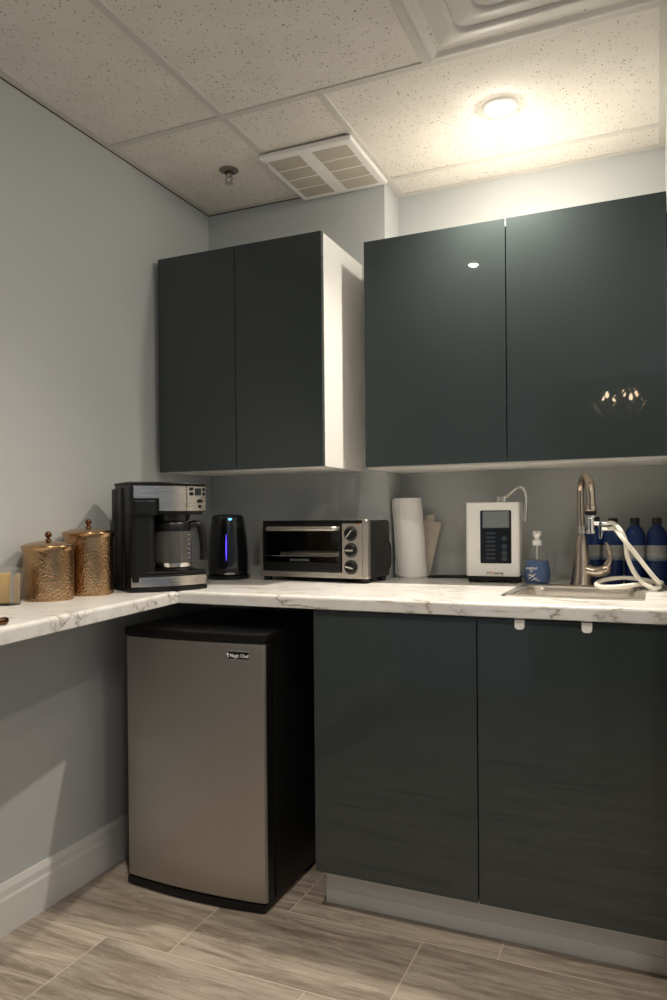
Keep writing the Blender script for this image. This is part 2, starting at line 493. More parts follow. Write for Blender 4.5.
# worktop: L shape, rounded front edge
LT = .038
def slab(b):
    t = bmesh.new()
    f0 = Vector((.2944, -.8057)); f1 = Vector((.563, -2.6))
    poly = [(XR - .001, -.0015), (XB + .0015, -.0015), (XB + .0015, YB - .0015), (.0015, YB - .0015), (.0015, -2.6), tuple(f1), tuple(f0), (XR - .001, -.8035)]
    lo = [t.verts.new((x, y, ZC - LT)) for x, y in poly]; hi = [t.verts.new((x, y, ZC)) for x, y in poly]
    n = len(poly); t.faces.new(lo); t.faces.new(hi)
    for i in range(n): t.faces.new((lo[i], lo[(i + 1) % n], hi[(i + 1) % n], hi[i]))
    bmesh.ops.recalc_face_normals(t, faces=t.faces)
    ed = [e for e in t.edges if {hi.index(v) if v in hi else -1 for v in e.verts} in ({5, 6}, {6, 7})]
    bmesh.ops.bevel(t, geom=ed, offset=.011, segments=5, profile=.5, affect='EDGES')
    ed = [e for e in t.edges if all(abs(v.co.z - ZC + LT) < 1e-5 for v in e.verts) and len([f for f in e.link_faces if abs(f.normal.z) < .5]) and (e.verts[0].co.y + e.verts[1].co.y) / 2 < -.8 and (e.verts[0].co.x + e.verts[1].co.x) / 2 > .3]
    bmesh.ops.bevel(t, geom=ed, offset=.004, segments=2, profile=.5, affect='EDGES')
    merge(b, t)
wt = part('countertop', M['marble'], None, slab)
tag(wt, 'white marble-look L-shaped countertop with grey veins along both walls', 'countertop')
SX0, SX1, SY0, SY1 = 1.257, 1.632, -.640, -.262     # sink rim
ct = part('cutter', None, None, lambda b: prism(b, rrect(SX0 + .018, SX1 - .018, SY0 + .018, SY1 - .018, .05), ZC - .1, ZC + .1))
cut(wt, ct)
def cbody_cut(): pass

# ---------------------------------------------------------------- sink, hooks
sk = thing('sink', 'stainless steel drop-in sink set into the countertop', 'sink', ((SX0 + SX1) / 2, (SY0 + SY1) / 2, ZC))
def rings(b, L, closed_bottom=True):
    t = bmesh.new(); R_ = []
    for (i, z, r) in L:
        R_.append([t.verts.new((x, y, z)) for x, y in rrect(SX0 + i, SX1 - i, SY0 + i, SY1 - i, r, 6)])
    for A, B in zip(R_, R_[1:]):
        n = len(A)
        for k in range(n): t.faces.new((A[k], A[(k + 1) % n], B[(k + 1) % n], B[k]))
    if closed_bottom: t.faces.new(R_[-1])
    merge(b, t)
wpart('rim', M['sink'], sk, lambda b: rings(b, [(0, ZC + .0004, .022), (.0015, ZC + .004, .022), (.006, ZC + .005, .022), (.011, ZC + .0028, .024), (.020, ZC + .0028, .03), (.024, ZC + .0042, .034), (.030, ZC + .001, .04), (.030, ZC - .006, .04), (.027, ZC - .006, .04), (.021, ZC - .0005, .03), (.0, ZC + .0004, .022)], False))
wpart('basin', M['sink'], sk, lambda b: rings(b, [(.031, ZC - .004, .045), (.034, ZC - .02, .05), (.038, ZC - .15, .05), (.05, ZC - .163, .05), (.09, ZC - .166, .04)]), 60)
wpart('drain', M['chrome'], sk, lambda b: lathe(b, [(.001, -.164), (.025, -.164), (.03, -.1625), (.042, -.1615), (.043, -.1645)], 28, ((SX0 + SX1) / 2, (SY0 + SY1) / 2, ZC)))

for x, lab in ((1.337, 'white rounded tab hanging below the worktop edge, left one of the pair'), (1.501, 'white rounded tab hanging below the worktop edge, right one of the pair')):
    k = thing('door_hook', lab, 'hook', (x, -.7921, .871), 0, 'white over-door hooks on the base cabinet')
    def tab(b):
        prism(b, rrect(-.0125, .0125, -.025, .0045, [0, 0, .009, .009]), -.0028, -.0004, 'y', .0006, 1)
        box(b, -.0125, .0125, -.0028, .014, .0006, .0024)
    part('hook', M['plastic_white'], k, tab)
    def ret(b): box(b, -.0125, .0125, .0195, .0208, -.02, .002); box(b, -.0125, .0125, .013, .0208, .0006, .0024)
    part('clip', M['plastic_white'], k, ret)

# ---------------------------------------------------------------- fridge
FX0, FX1 = .1345, .6300
fr = thing('mini_fridge', 'compact fridge with brushed steel door and black sides under the countertop', 'fridge', ((FX0 + FX1) / 2, -.6, 0))
FW = FX1 - FX0
def bow(yf, amp, x0=FX0, x1=FX1, n=18):
    xm = (x0 + x1) / 2; hw = (x1 - x0) / 2
    return [(x0 + (x1 - x0) * i / n, yf - amp * (1 - ((x0 + (x1 - x0) * i / n - xm) / hw) ** 2)) for i in range(n + 1)]
def fbody(b):
    prism(b, rrect(FX0 + .002, FX1 - .002, -.80, -.34, .006, 2), .016, .800, 'z', .004)
wpart('cabinet_body', M['black_metal'], fr, fbody)
def fdoor(b):
    p = bow(-.8615, .016)
    p[0] = (FX0 + .006, p[0][1]); p[-1] = (FX1 - .006, p[-1][1])
    poly = [(FX0 + .001, -.850)] + [(FX0 + .0015, -.8555)] + p + [(FX1 - .0015, -.8555), (FX1 - .001, -.850)]
    prism(b, poly, .029, .7755, 'z', .003, 2)
dl_ = wpart('door', M['black'], fr, lambda b: prism(b, rrect(FX0, FX1, -.852, -.812, .004, 2), .028, .7765, 'z', .003))
part('door_panel', M['fridge_steel'], dl_, P0(fdoor, fr.location))
def fgasket(b): box(b, FX0 + .012, FX1 - .012, -.8125, -.7995, .045, .77)
wpart('door_gasket', M['black'], fr, fgasket)
def flid(b):
    poly = [(FX0 - .001, -.34), (FX0 - .001, -.855)] + bow(-.863, .016, FX0 - .001, FX1 + .001) + [(FX1 + .001, -.855), (FX1 + .001, -.34)]
    prism(b, poly, .777, .806, 'z', .007, 3)
wpart('top_cover', M['black'], fr, flid)
def fkick(b):
    poly = [(FX0 + .004, -.74), (FX0 + .004, -.86)] + bow(-.866, .019, FX0 + .004, FX1 - .004) + [(FX1 - .004, -.86), (FX1 - .004, -.74)]
    prism(b, poly, .003, .026, 'z', .004, 2)
wpart('kick_plate', M['black'], fr, fkick)
for x in (FX0 + .05, FX1 - .05):
    for y in (-.76, -.40):
        wpart('foot', M['black'], fr, lambda b: lathe(b, [(.018, 0), (.018, .012), (.012, .016), (.012, .02)], 16, (x, y, 0)))
bx, bz = .5465, .7415
by = -.8615 - .016 * (1 - ((bx - (FX0 + FX1) / 2) / (FW / 2)) ** 2) - .0005
rotb = Matrix.Translation((bx, by, bz)) @ Matrix.Rotation(.055, 4, 'Z')
def badge(b, hw, hh, y0, y1, r):
    rotated(b, lambda t: prism(t, rrect(-hw, hw, -hh, hh, r), y0, y1, 'y', .0005, 1), rotb)
bd = wpart('badge', M['silver'], fr, lambda b: badge(b, .040, .0125, -.0022, .001, .004))
bp = part('badge_plate', M['gloss_black'], bd, P0(lambda b: badge(b, .0375, .0102, -.0029, -.0018, .003), fr.location))
TB = Matrix.Translation(-Vector(fr.location)) @ rotb
text('lettering', 'Magic Chef', .0135, M['print_white'], bd, TB @ front_text(.006, -.0031, -.001), bold=True)
def chef(b):
    rotated(b, lambda t: (prism(t, [(-.0328, -.007), (-.0296, -.007), (-.0288, .001), (-.0336, .001)], -.0034, -.0029, 'y'),
                          prism(t, [(-.0350, .0012), (-.0275, .0012), (-.0268, .0045), (-.0290, .0066), (-.0312, .0056), (-.0334, .0068), (-.0356, .0045)], -.0034, -.0029, 'y')), rotb)
part('chef_mark', M['print_white'], bd, P0(chef, fr.location))

# ---------------------------------------------------------------- copper canisters
def canister(name, label, x, y, r, h, knob):
    t = thing(name, label, 'canister', (x, y, ZC), .3, 'hammered copper canisters')
    part('body', M['copper'], t, lambda b: lathe(b, [(0, 0), (r * .97, 0), (r, .003), (r, h * .5), (r, h), (r - .002, h), (r - .002, h - .004), (0, h - .004)], 56, cap=False), 50)
    lid = part('lid', M['copper_plain'], t, lambda b: lathe(b, [(r + .001, h - .012), (r + .0038, h - .0115), (r + .0042, h - .004), (r + .006, h - .0015), (r + .006, h + .001), (r + .0035, h + .004), (r * .9, h + .0075), (r * .7, h + .0115), (r * .45, h + .0145), (r * .2, h + .016), (0, h + .0165)], 56), 50)
    part('knob', M['bronze'], lid, lambda b: lathe(b, [(.010, h + .0155), (.010, h + .018), (.005, h + .021), (.005, h + .024)] + [(.0095 * math.sin(a), h + .033 - .0095 * math.cos(a)) for a in [.55 + (PI - .55) * i / 10 for i in range(11)]], 24), 60)
    return t
canister('copper_canister', 'shorter hammered copper canister with ball knob lid, nearer the cup', .0886, -1.131, .0675, .150, 0)
canister('copper_canister', 'taller hammered copper canister with ball knob lid, beside the coffee maker', .0887, -.970, .0715, .184, 0)

# ---------------------------------------------------------------- cup with stirrers and packets
cx, cy = .078, -1.266
cp = thing('plastic_cup', 'clear plastic cup holding wooden stirrers and packets at the left edge', 'cup', (cx, cy, ZC))
part('cup', M['clear'], cp, lambda b: lathe(b, [(.0315, 0), (.0325, .002), (.044, .092), (.0465, .094), (.0465, .096), (.043, .095), (.0312, .004), (0, .004)], 40, cap=True))
for i in range(9):
    a = -.15 + i * .15; rr = .0255 - .005 * (i % 2)
    s = part('stir_stick', M['wood'], None, lambda b: box(b, -.0028, .0028, -.0008, .0008, 0, .066 + .006 * (i % 3), .0004, 1))
    s.location = (cx + .002 + rr * math.cos(a), cy + rr * math.sin(a) * .9, ZC + .0045); s.rotation_euler = (.05 * math.sin(i), .05 + .02 * (i % 2), a)
    tag(s, 'thin wooden stir stick standing in the clear plastic cup', 'stir stick', 'wooden stir sticks in the cup')
for i in range(5):
    s = part('paper_packet', M['sugar'] if i % 2 else M['sugar_pale'], None, lambda b: prism(b, [(-.0125, 0), (.0125, 0), (.0135, .004), (.0125, .035), (.014, .080), (-.014, .078), (-.0125, .03)], -.0018, .0018, 'y', .0008, 1))
    tt = .016 - .0085 * i
    s.location = (cx - .0075 + tt * .74, cy - .0035 - tt * .67, ZC + .0046); s.rotation_euler = (.05 * (2 - i) * .5, -.04 + .02 * i, .83 + .06 * (i - 2))
    tag(s, 'golden brown paper packet standing in the clear plastic cup', 'packet', 'paper packets in the cup')

# dark bronze utensil at the edge
sp = thing('serving_spoon', 'dark bronze spoon handle end lying near the left worktop edge', 'spoon', (.378, -1.553, ZC), 1.75)
def hnd(b):
    pts = [(-.16, 0, .005), (-.10, 0, .007), (-.05, 0, .008), (-.015, 0, .0085), (.004, 0, .008), (.012, 0, .007)]
    tube(b, catmull(pts, 4), [.0035, .0035, .0035, .0035, .0036, .0036, .0036, .0037, .0038, .0042, .0046, .005, .0062, .0072, .008, .0085, .0085, .008, .007, .005, .002][:21], 12)
part('handle', M['bronze'], sp, hnd)
part('bowl', M['bronze'], sp, lambda b: rotated(b, lambda t: lathe(t, [(0, 0), (.012, .0015), (.02, .006), (.0225, .011), (.021, .011), (.018, .0065), (.011, .003), (0, .002)], 28, cap=False, sx=1.4), Matrix.Translation((-.188, 0, .0))))

# ---------------------------------------------------------------- coffee maker
cm = thing('coffee_maker', 'black and stainless coffee maker with glass carafe beside copper canister', 'coffee maker', (.262, -.803, ZC), math.radians(56.5))
# local: x right, -y front, front face at y=0, depth to .19
W = .125
def curve_front(y0, amp, x0, x1, n=12):
    return [(x0 + (x1 - x0) * i / n, y0 - amp * (1 - ((x0 + (x1 - x0) * i / n) / W) ** 2)) for i in range(n + 1)]
part('tower', M['black'], cm, lambda b: (prism(b, rrect(-W - .007, W - .035, .085, .172, .012), 0, .322, 'z', .004),
     prism(b, rrect(-W - .007, -.06, .06, .15, .01), .0, .322, 'z', .004)))
def brew_side(b):
    prism(b, rrect(-W, -.043, -.008, .12, [.012, .012, .022, .022]), .03, .26, 'z', .004)
    prism(b, rrect(-W - .001, -.036, -.020, .06, [.01, .01, .024, .024]), .236, .283, 'z', .006, 3)
part('single_serve_column', M['black'], cm, brew_side)
def head(b):
    prism(b, curve_front(.006, .018, -W, W) + [(W, .15), (-W, .15)], .247, .333, 'z', .004)
hd = part('brew_head', M['black'], cm, head)
part('lid', M['black'], cm, lambda b: prism(b, curve_front(.003, .019, -W - .002, W + .001) + [(W, .155), (-W - .002, .155)], .3325, .340, 'z', .004, 2))
def band(b):
    prism(b, curve_front(.0015, .018, -W + .012, -.037, 5) + [(-.037, .004), (-W + .012, .016)], .288, .328, 'z', .001, 1)
    prism(b, curve_front(.0015, .018, -.037, .052, 6) + [(.052, .004), (-.037, .004)], .250, .328, 'z', .001, 1)
part('stainless_band', M['coffee_steel'], cm, band)
cpn = part('control_panel', M['coffee_steel'], cm, lambda b: prism(b, curve_front(.0015, .018, .0545, W - .001, 6) + [(W - .001, .016), (.0545, .008)], .250, .328, 'z', .001, 1))
yp = lambda x: .0015 - .018 * (1 - (x / W) ** 2)
sl = lambda x: Matrix.Translation((x, yp(x), 0)) @ Matrix.Rotation(math.atan(2 * .018 * x / W ** 2), 4, 'Z')
part('display', M['panel'], cpn, lambda b: rotated(b, lambda t: prism(t, rrect(-.012, .012, .299, .322, .002), -.0012, .004, 'y', .0005, 1), sl(.094)))
for x, z, rx in ((.070, .319, .0075), (.070, .304, .0075), (.116, .319, .005), (.116, .304, .005), (.1, .281, .010), (.1, .264, .006)):
    part('button', M['black'], cpn, lambda b: rotated(b, lambda t: prism(t, rrect(-rx, rx, z - .0055, z + .0055, .0045), -.002, .004, 'y', .0008, 1), sl(x)))
part('spout_housing', M['black'], cm, lambda b: (lathe(b, [(.052, .218), (.058, .232), (.060, .249)], 32, (.028, .055, 0)), prism(b, rrect(-.04, W - .012, -.006, .10, .012), .238, .25, 'z', .003)))
def cbase(b):
    prism(b, curve_front(.0, .030, -W, W, 16) + [(W, .15), (-W, .15)], .0, .013, 'z', .003)
    prism(b, curve_front(.004, .030, -W + .002, W - .002, 16) + [(W - .002, .15), (-W + .002, .15)], .012, .052, 'z', .004)
    prism(b, curve_front(.004, .022, -W + .01, W - .004, 16) + [(W - .004, .14), (-W + .01, .14)], .05, .062, 'z', .004)
    lathe(b, [(.064, .06), (.066, .066), (.063, .069), (0, .069)], 36, (.028, .048, 0))
part('base', M['black'], cm, cbase)
def bband(b):
    t = [(x, y - .0015) for x, y in curve_front(.004, .030, -W + .003, W - .003, 18)]
    prism(b, t + [(x, y + .004) for x, y in reversed(t)], .016, .046, 'z', .0006, 1)
part('stainless_base_band', M['coffee_steel'], cm, bband)
# carafe: rests on the hot plate, lifts out
ang = math.radians(56.5); cc = Vector((.028, .048))
wx = .262 + cc.x * math.cos(ang) - cc.y * math.sin(ang); wy = -.803 + cc.x * math.sin(ang) + cc.y * math.cos(ang)
cf = thing('carafe', 'empty glass coffee carafe with black lid standing on the coffee maker hot plate', 'carafe', (wx, wy, ZC + .0695), ang)
part('glass_body', M['coffee_glass'], cf, lambda b: lathe(b, [(0, 0), (.05, 0), (.057, .006), (.061, .028), (.061, .07), (.057, .112), (.053, .122), (.051, .122), (.055, .11), (.059, .07), (.059, .028), (.055, .008), (.049, .003), (0, .003)], 48, cap=False), 60)
part('carafe_lid', M['black'], cf, lambda b: (lathe(b, [(.0555, .116), (.057, .118), (.057, .136), (.05, .145), (.02, .147), (0, .147)], 40),))
part('base_ring', M['silver'], cf, lambda b: lathe(b, [(.0565, .002), (.0595, .004), (.0612, .014), (.0612, .017), (.0590, .017), (.0565, .006)], 48))
def chandle(b):
    pts = [(.050, -.022, .134), (.072, -.026, .138), (.085, -.028, .125), (.092, -.03, .085), (.094, -.03, .045), (.092, -.03, .022)]
    tube(b, catmull(pts, 5), [.0125] * 6 + [.012] * 20, 10)
part('handle', M['black'], cf, chandle)
def ticks(b):
    for i in range(6):
        z = .03 + i * .0145; a = -.95
        rotated(b, lambda t: box(t, .0608, .0616, -.0015, .0015, z, z + .0035), Matrix.Rotation(a, 4, 'Z'))
part('level_marks', M['print_white'], cf, ticks)

# ---------------------------------------------------------------- kettle
kt = thing('electric_kettle', 'black electric kettle with glowing blue water window left of the toaster oven', 'kettle', (.1835, -.331, ZC), .53)
part('base_plate', M['black'], kt, lambda b: lathe(b, [(.074, 0), (.078, .003), (.078, .013), (.072, .0165), (0, .0165)], 48))
prof = [(.070, .017), (.0735, .020), (.0745, .05), (.0735, .10), (.070, .155), (.064, .20), (.0595, .226), (.057, .232)]
part('body', M['gloss_black'], kt, lambda b: lathe(b, prof, 56), 60)
part('lid', M['gloss_black'], kt, lambda b: lathe(b, [(.057, .2318), (.055, .237), (.04, .2405), (0, .2415)], 48), 60)
def khandle(b):
    pts = [(-.02, .052, .220), (-.03, .085, .222), (-.035, .105, .20), (-.036, .108, .12), (-.033, .092, .07), (-.024, .066, .06)]
    tube(b, catmull(pts, 5), .010, 10)
part('handle', M['gloss_black'], kt, khandle)
def krad(z):
    for (r0, z0), (r1, z1) in zip(prof, prof[1:]):
        if z0 <= z <= z1: return r0 + (r1 - r0) * (z - z0) / (z1 - z0)
    return .06
def strip(b, a0, w, z0, z1, lift, n=12):
    t = bmesh.new(); rows = []
    for i in range(n + 1):
        z = z0 + (z1 - z0) * i / n; k = min(1, .25 + 3.2 * min(i, n - i) / n)
        rows.append([t.verts.new(((krad(z) + l) * math.sin(a0 + s * w * k), -(krad(z) + l) * math.cos(a0 + s * w * k), z)) for s, l in ((-1, -.002), (-1, lift), (0, lift), (1, lift), (1, -.002))])
    for A, B in zip(rows, rows[1:]):
        for j in range(4): t.faces.new((A[j], A[j + 1], B[j + 1], B[j]))
    t.faces.new(rows[0]); t.faces.new(rows[-1]); merge(b, t)
part('water_window', M['blue_led'], kt, lambda b: strip(b, -.07, .038, .070, .168, .0008))
part('window_frame', M['gloss_black'], kt, lambda b: strip(b, -.09, .11, .045, .186, .0003))
part('power_light', M['cyan_led'], kt, lambda b: strip(b, .16, .11, .2185, .2265, .001, 4))
part('steel_badge', M['steel'], kt, lambda b: strip(b, .10, .25, .0185, .027, .0045, 4))

# ---------------------------------------------------------------- toaster oven
to = thing('toaster_oven', 'black and steel toaster oven with three knobs between kettle and paper towels', 'toaster oven', (.5525, -.373, ZC), math.radians(-4))
hw = .2165; D_ = .185; zf = .014; zt = .216
def shell(b):
    t = .004
    pts_o = rrect(-hw, hw, zf, zt, .014)
    # hollow shell: outer skin, with cavity behind the glass
    prism(b, rrect(.113, hw, zf, zt - .001, [.012, .0, 0, .012]), .012, D_, 'y', .003)       # right compartment (controls)
    box(b, -hw, .114, .012, D_, zt - .008, zt, .002); box(b, -hw, .114, .012, D_, zf, zf + .014, .002)
    box(b, -hw, -hw + .008, .012, D_, zf + .004, zt - .003, .002); box(b, -hw + .006, .114, D_ - .008, D_, zf + .004, zt - .003)
part('shell', M['black_metal'], to, shell)
def bezel(b):
    # steel front frame around the door and control panel
    prism(b, rrect(-hw, hw, zf + .002, zf + .022, .006), -.004, .016, 'y', .002)
    prism(b, rrect(-hw, -hw + .016, zf + .002, zt - .002, [.004, .012, .006, .004]), -.004, .016, 'y', .002)
    prism(b, rrect(.118, hw, zf + .002, zt + .001, [.016, .004, .004, .008]), -.003, .016, 'y', .002)
    prism(b, rrect(hw - .020, hw + .002, zf + .002, zt + .003, [.012, .006, .004, .008]), -.008, .016, 'y', .004, 3)
part('steel_front', M['steel'], to, bezel)
part('top_front_strip', M['black_metal'], to, lambda b: box(b, -hw + .014, hw - .02, -.0035, .014, zt - .013, zt, .002))
dr = part('glass_door', M['smoke_glass'], to, lambda b: box(b, -hw + .018, .113, -.006, .000, zf + .052, zt - .014, .0015))
part('door_frame', M['black'], dr, lambda b: (box(b, -hw + .016, .115, -.0075, .004, zf + .023, zf + .054, .002), box(b, -hw + .016, .115, -.0075, .004, zt - .037, zt - .013, .002), box(b, -hw + .0155, -hw + .021, -.0075, .004, zf + .05, zt - .03), box(b, .109, .1155, -.0075, .004, zf + .05, zt - .03)))
def oh(b):
    pts = [(-.175, -.008, .187), (-.165, -.026, .187), (-.14, -.032, .187), (.0, -.034, .187), (.08, -.032, .187), (.100, -.026, .187), (.108, -.008, .187)]
    t = bmesh.new(); tube(t, catmull(pts, 5), .0085, 12)
    merge(b, t)
part('handle', M['steel'], dr, oh)
text('lettering', 'BLACK+DECKER', .0105, M['screen'], dr, front_text(-.048, -.0065, zf + .062))
def rack(b):
    tube(b, [(-hw + .012, .02, .088), (.112, .02, .088)], .0018, 8); tube(b, [(-hw + .012, .165, .088), (.112, .165, .088)], .0018, 8)
    for i in range(15):
        x = -hw + .025 + i * .0205; tube(b, [(x, .02, .088), (x, .165, .088)], .0011, 6)
part('wire_rack', M['chrome'], to, rack)
part('baking_tray', M['steel'], to, lambda b: (box(b, -.15, .105, .03, .155, .090, .0915), box(b, -.15, .105, .03, .033, .0905, .102, .001), box(b, -.15, .105, .152, .155, .0905, .102, .001), box(b, -.15, -.147, .03, .155, .0905, .102, .001), box(b, .102, .105, .03, .155, .0905, .102, .001)))
for z, a in ((.169, -.7), (.113, PI / 2), (.055, 1.35)):
    kn = part('knob', M['black'], to, lambda b: rotated(b, lambda t: lathe(t, [(.0205, -.002), (.0205, .010), (.018, .016), (.006, .017), (0, .017)], 36), Matrix.Translation((.153, -.002, z)) @ Matrix.Rotation(PI / 2, 4, 'X')))
    part('dial_ring', M['ink'], kn, lambda b: rotated(b, lambda t: lathe(t, [(.0215, -.0005), (.0255, -.0005), (.0255, .0022), (.0215, .0022), (.0215, -.0005)], 36, cap=False), Matrix.Translation((.153, -.002, z)) @ Matrix.Rotation(PI / 2, 4, 'X')))
    part('pointer', M['silver'], kn, lambda b: rotated(b, lambda t: box(t, -.0028, .0028, -.0155, .0155, .0155, .0195, .001), Matrix.Translation((.153, -.002, z)) @ Matrix.Rotation(PI / 2, 4, 'X') @ Matrix.Rotation(a, 4, 'Z')))
part('indicator_light', M['orange'], to, lambda b: box(b, .178, .187, -.005, 0, .199, .203, .001))
for x in (-hw + .018, hw - .024):
    for y in (.025, D_ - .02):
        part('foot', M['black'], to, lambda b: lathe(b, [(.013, 0), (.015, .003), (.016, .0145)], 18, (x, y, 0)))
def ocord(b):
    tube(b, catmull([(hw - .003, .15, .04), (hw + .012, .155, .05), (hw + .017, .15, .09), (hw + .012, .158, .125), (hw - .006, .175, .14)], 6), .003, 8)
part('power_cord', M['black'], to, ocord)

# ---------------------------------------------------------------- paper towels and packet
pt = thing('paper_towel_roll', 'tall white paper towel roll standing upright beside the toaster oven', 'paper towels', (.8335, -.100, ZC))
def roll(b):
    lean = lambda z: (-.018 * z / .29, -.006 * z / .29)
    t = bmesh.new(); rg = []
    for r, z in [(.0, .008), (.053, .008), (.0545, .012), (.0545, .15), (.053, .288), (.0515, .294), (.02, .294), (.019, .290), (.019, .02), (0, .02)]:
        dx, dy = lean(z)
        rg.append([t.verts.new((dx + r * math.cos(2 * PI * i / 48), dy + r * math.sin(2 * PI * i / 48), z)) for i in range(48)] if r else [t.verts.new((dx, dy, z))])
    for A, B in zip(rg, rg[1:]):
        for i in range(48):
            j = (i + 1) % 48
            if len(A) == 1: t.faces.new((A[0], B[j], B[i]))
            elif len(B) == 1: t.faces.new((A[i], A[j], B[0]))
            else: t.faces.new((A[i], A[j], B[j], B[i]))
    merge(b, t)
part('roll', M['paper'], pt, roll)
def sheet(b):   # the loose outer sheet on the left side
    t = bmesh.new(); n = 10
    rows = []
    for k, z in enumerate((.012, .15, .289)):
        dx, dy = -.018 * z / .29, -.006 * z / .29
        row = []
        for i in range(n + 1):
            a = math.radians(258 - 75 * i / n); r = .0550 + .004 * (i / n) ** 2
            row.append((dx + r * math.cos(a), dy + r * math.sin(a), z))
        rows.append(row)
    vo = [[t.verts.new(p) for p in r] for r in rows]
    vi = [[t.verts.new((p[0] * .985, p[1] * .985, p[2])) for p in r] for r in rows]
    for S in (vo, vi):
        for A, B in zip(S, S[1:]):
            for i in range(n): t.faces.new((A[i], A[i + 1], B[i + 1], B[i]))
    for k in (0, 2):
        for i in range(n): t.faces.new((vo[k][i], vo[k][i + 1], vi[k][i + 1], vi[k][i]))
    for e in (0, n):
        for k in range(2): t.faces.new((vo[k][e], vo[k + 1][e], vi[k + 1][e], vi[k][e]))
    merge(b, t)
part('loose_sheet', M['paper'], pt, sheet)
part('holder_base', M['chrome'], pt, lambda b: lathe(b, [(.056, 0), (.0575, .002), (.0575, .005), (.054, .008), (0, .008)], 44))
part('holder_arm', M['chrome'], pt, lambda b: tube(b, catmull([(-.0545, -.016, .004), (-.0595, -.0165, .02), (-.0605, -.018, .12), (-.0615, -.0185, .235), (-.0615, -.0185, .246)], 5), .0022, 10))

pk = thing('paper_packet', 'beige folded paper packet leaning behind the paper towel roll', 'paper packet', (.893, -.046, ZC))
part('front_fold', M['kraft'], pk, lambda b: rotated(b, lambda t: prism(t, [(-.022, .003), (-.010, .003), (.034, .200), (.031, .204), (-.030, .214), (-.034, .2)], -.010, -.002, 'y', .0015, 2), Matrix.Rotation(-.06, 4, 'X')))
part('back_fold', M['kraft'], pk, lambda b: rotated(b, lambda t: prism(t, [(-.026, .003), (-.016, .003), (.006, .215), (.004, .232), (-.02, .234), (-.03, .22)], -.0015, .003, 'y', .001, 2), Matrix.Rotation(-.06, 4, 'X')))

def cable(b):
    tube(b, catmull([(1.06, -.075, ZC + .0045), (1.01, -.06, ZC + .0042), (.96, -.066, ZC + .0042), (.92, -.085, ZC + .0042), (.893, -.09, ZC + .0042), (.895, -.055, ZC + .0042), (.93, -.03, ZC + .0045), (.98, -.018, ZC + .0042), (1.03, -.012, ZC + .006)], 8), .004, 10)
cb_ = part('power_cable', M['black'], None, cable)
tag(cb_, 'black power cable lying on the worktop between paper towels and water ionizer', 'cable')

# ---------------------------------------------------------------- water ionizer
io = thing('water_ionizer', 'white countertop water ionizer with black panel and curved spout on top', 'water ionizer', (1.153, -.226, ZC), math.radians(3))
hw = .0895
part('housing', M['plastic_white'], io, lambda b: prism(b, rrect(-hw, hw, 0, .125, [.018, .018, .012, .012]), .022, .272, 'z', .004, 3))
part('base', M['black'], io, lambda b: (prism(b, rrect(-hw + .004, hw - .004, .004, .12, .012), .008, .0225, 'z', .002),))
for x in (-hw + .02, hw - .02):
    for y in (.02, .105):
        part('foot', M['black'], io, lambda b: lathe(b, [(.014, 0), (.015, .003), (.015, .009)], 20, (x, y, 0)))
pn = part('control_panel', M['panel'], io, lambda b: prism(b, rrect(-.040, .063, .066, .244, .004), -.0015, .003, 'y', .0006, 1))
part('screen_frame', M['silver'], pn, lambda b: (prism(b, rrect(-.032, .057, .185, .2415, .003), -.0022, -.001, 'y', .0004, 1),))
part('screen', M['screen'], pn, lambda b: prism(b, rrect(-.029, .054, .188, .2385, .002), -.0028, -.001, 'y', .0003, 1))
for i in range(7):
    part('button', M['button'], pn, lambda b: prism(b, rrect(-.022, .010, .080 + i * .014, .0865 + i * .014, .002), -.0022, -.001, 'y', .0003, 1))
for z in (.083, .101, .123, .150):
    part('button', M['button'], pn, lambda b: rotated(b, lambda t: lathe(t, [(.009, 0), (.009, .001), (0, .001)], 22), Matrix.Translation((.040, -.0012, z)) @ Matrix.Rotation(PI / 2, 4, 'X')))
text('lettering', 'W', .0115, M['ink'], io, front_text(-.0145, -.0004, .0335), bold=True)
text('lettering', 'ndering', .0115, M['ink'], io, front_text(.0185, -.0004, .0335), bold=True)
def flame(b): prism(b, [(-.0065, .0290), (-.0028, .031), (-.0015, .035), (-.0025, .0415), (-.0050, .038), (-.0078, .034)], -.0006, .0005, 'y')
part('flame_mark', M['orange'], io, flame)
def fitting(b):
    lathe(b, [(.013, .271), (.013, .275), (.009, .278), (.009, .286), (.006, .292), (0, .292)], 20, (.032, .055, 0))
    tube(b, [(.014, .055, .284), (.032, .055, .284)], .006, 12)
    lathe(b, [(.005, .271), (.0065, .278), (.0065, .29), (.004, .293), (0, .293)], 16, (.013, .055, 0))
part('spout_fitting', M['chrome'], io, fitting)
part('spout_pipe', M['chrome'], io, lambda b: tube(b, catmull([(.034, .055, .287), (.045, .05, .292), (.062, .04, .306), (.078, .03, .318), (.092, .02, .320), (.104, .012, .311), (.110, .006, .292), (.1115, .004, .268), (.1105, .003, .245)], 6), .0052, 12))
part('spout_tip', M['silver'], io, lambda b: tube(b, [(.1118, .004, .262), (.110, .003, .235), (.106, .001, .207)], .0066, 12))

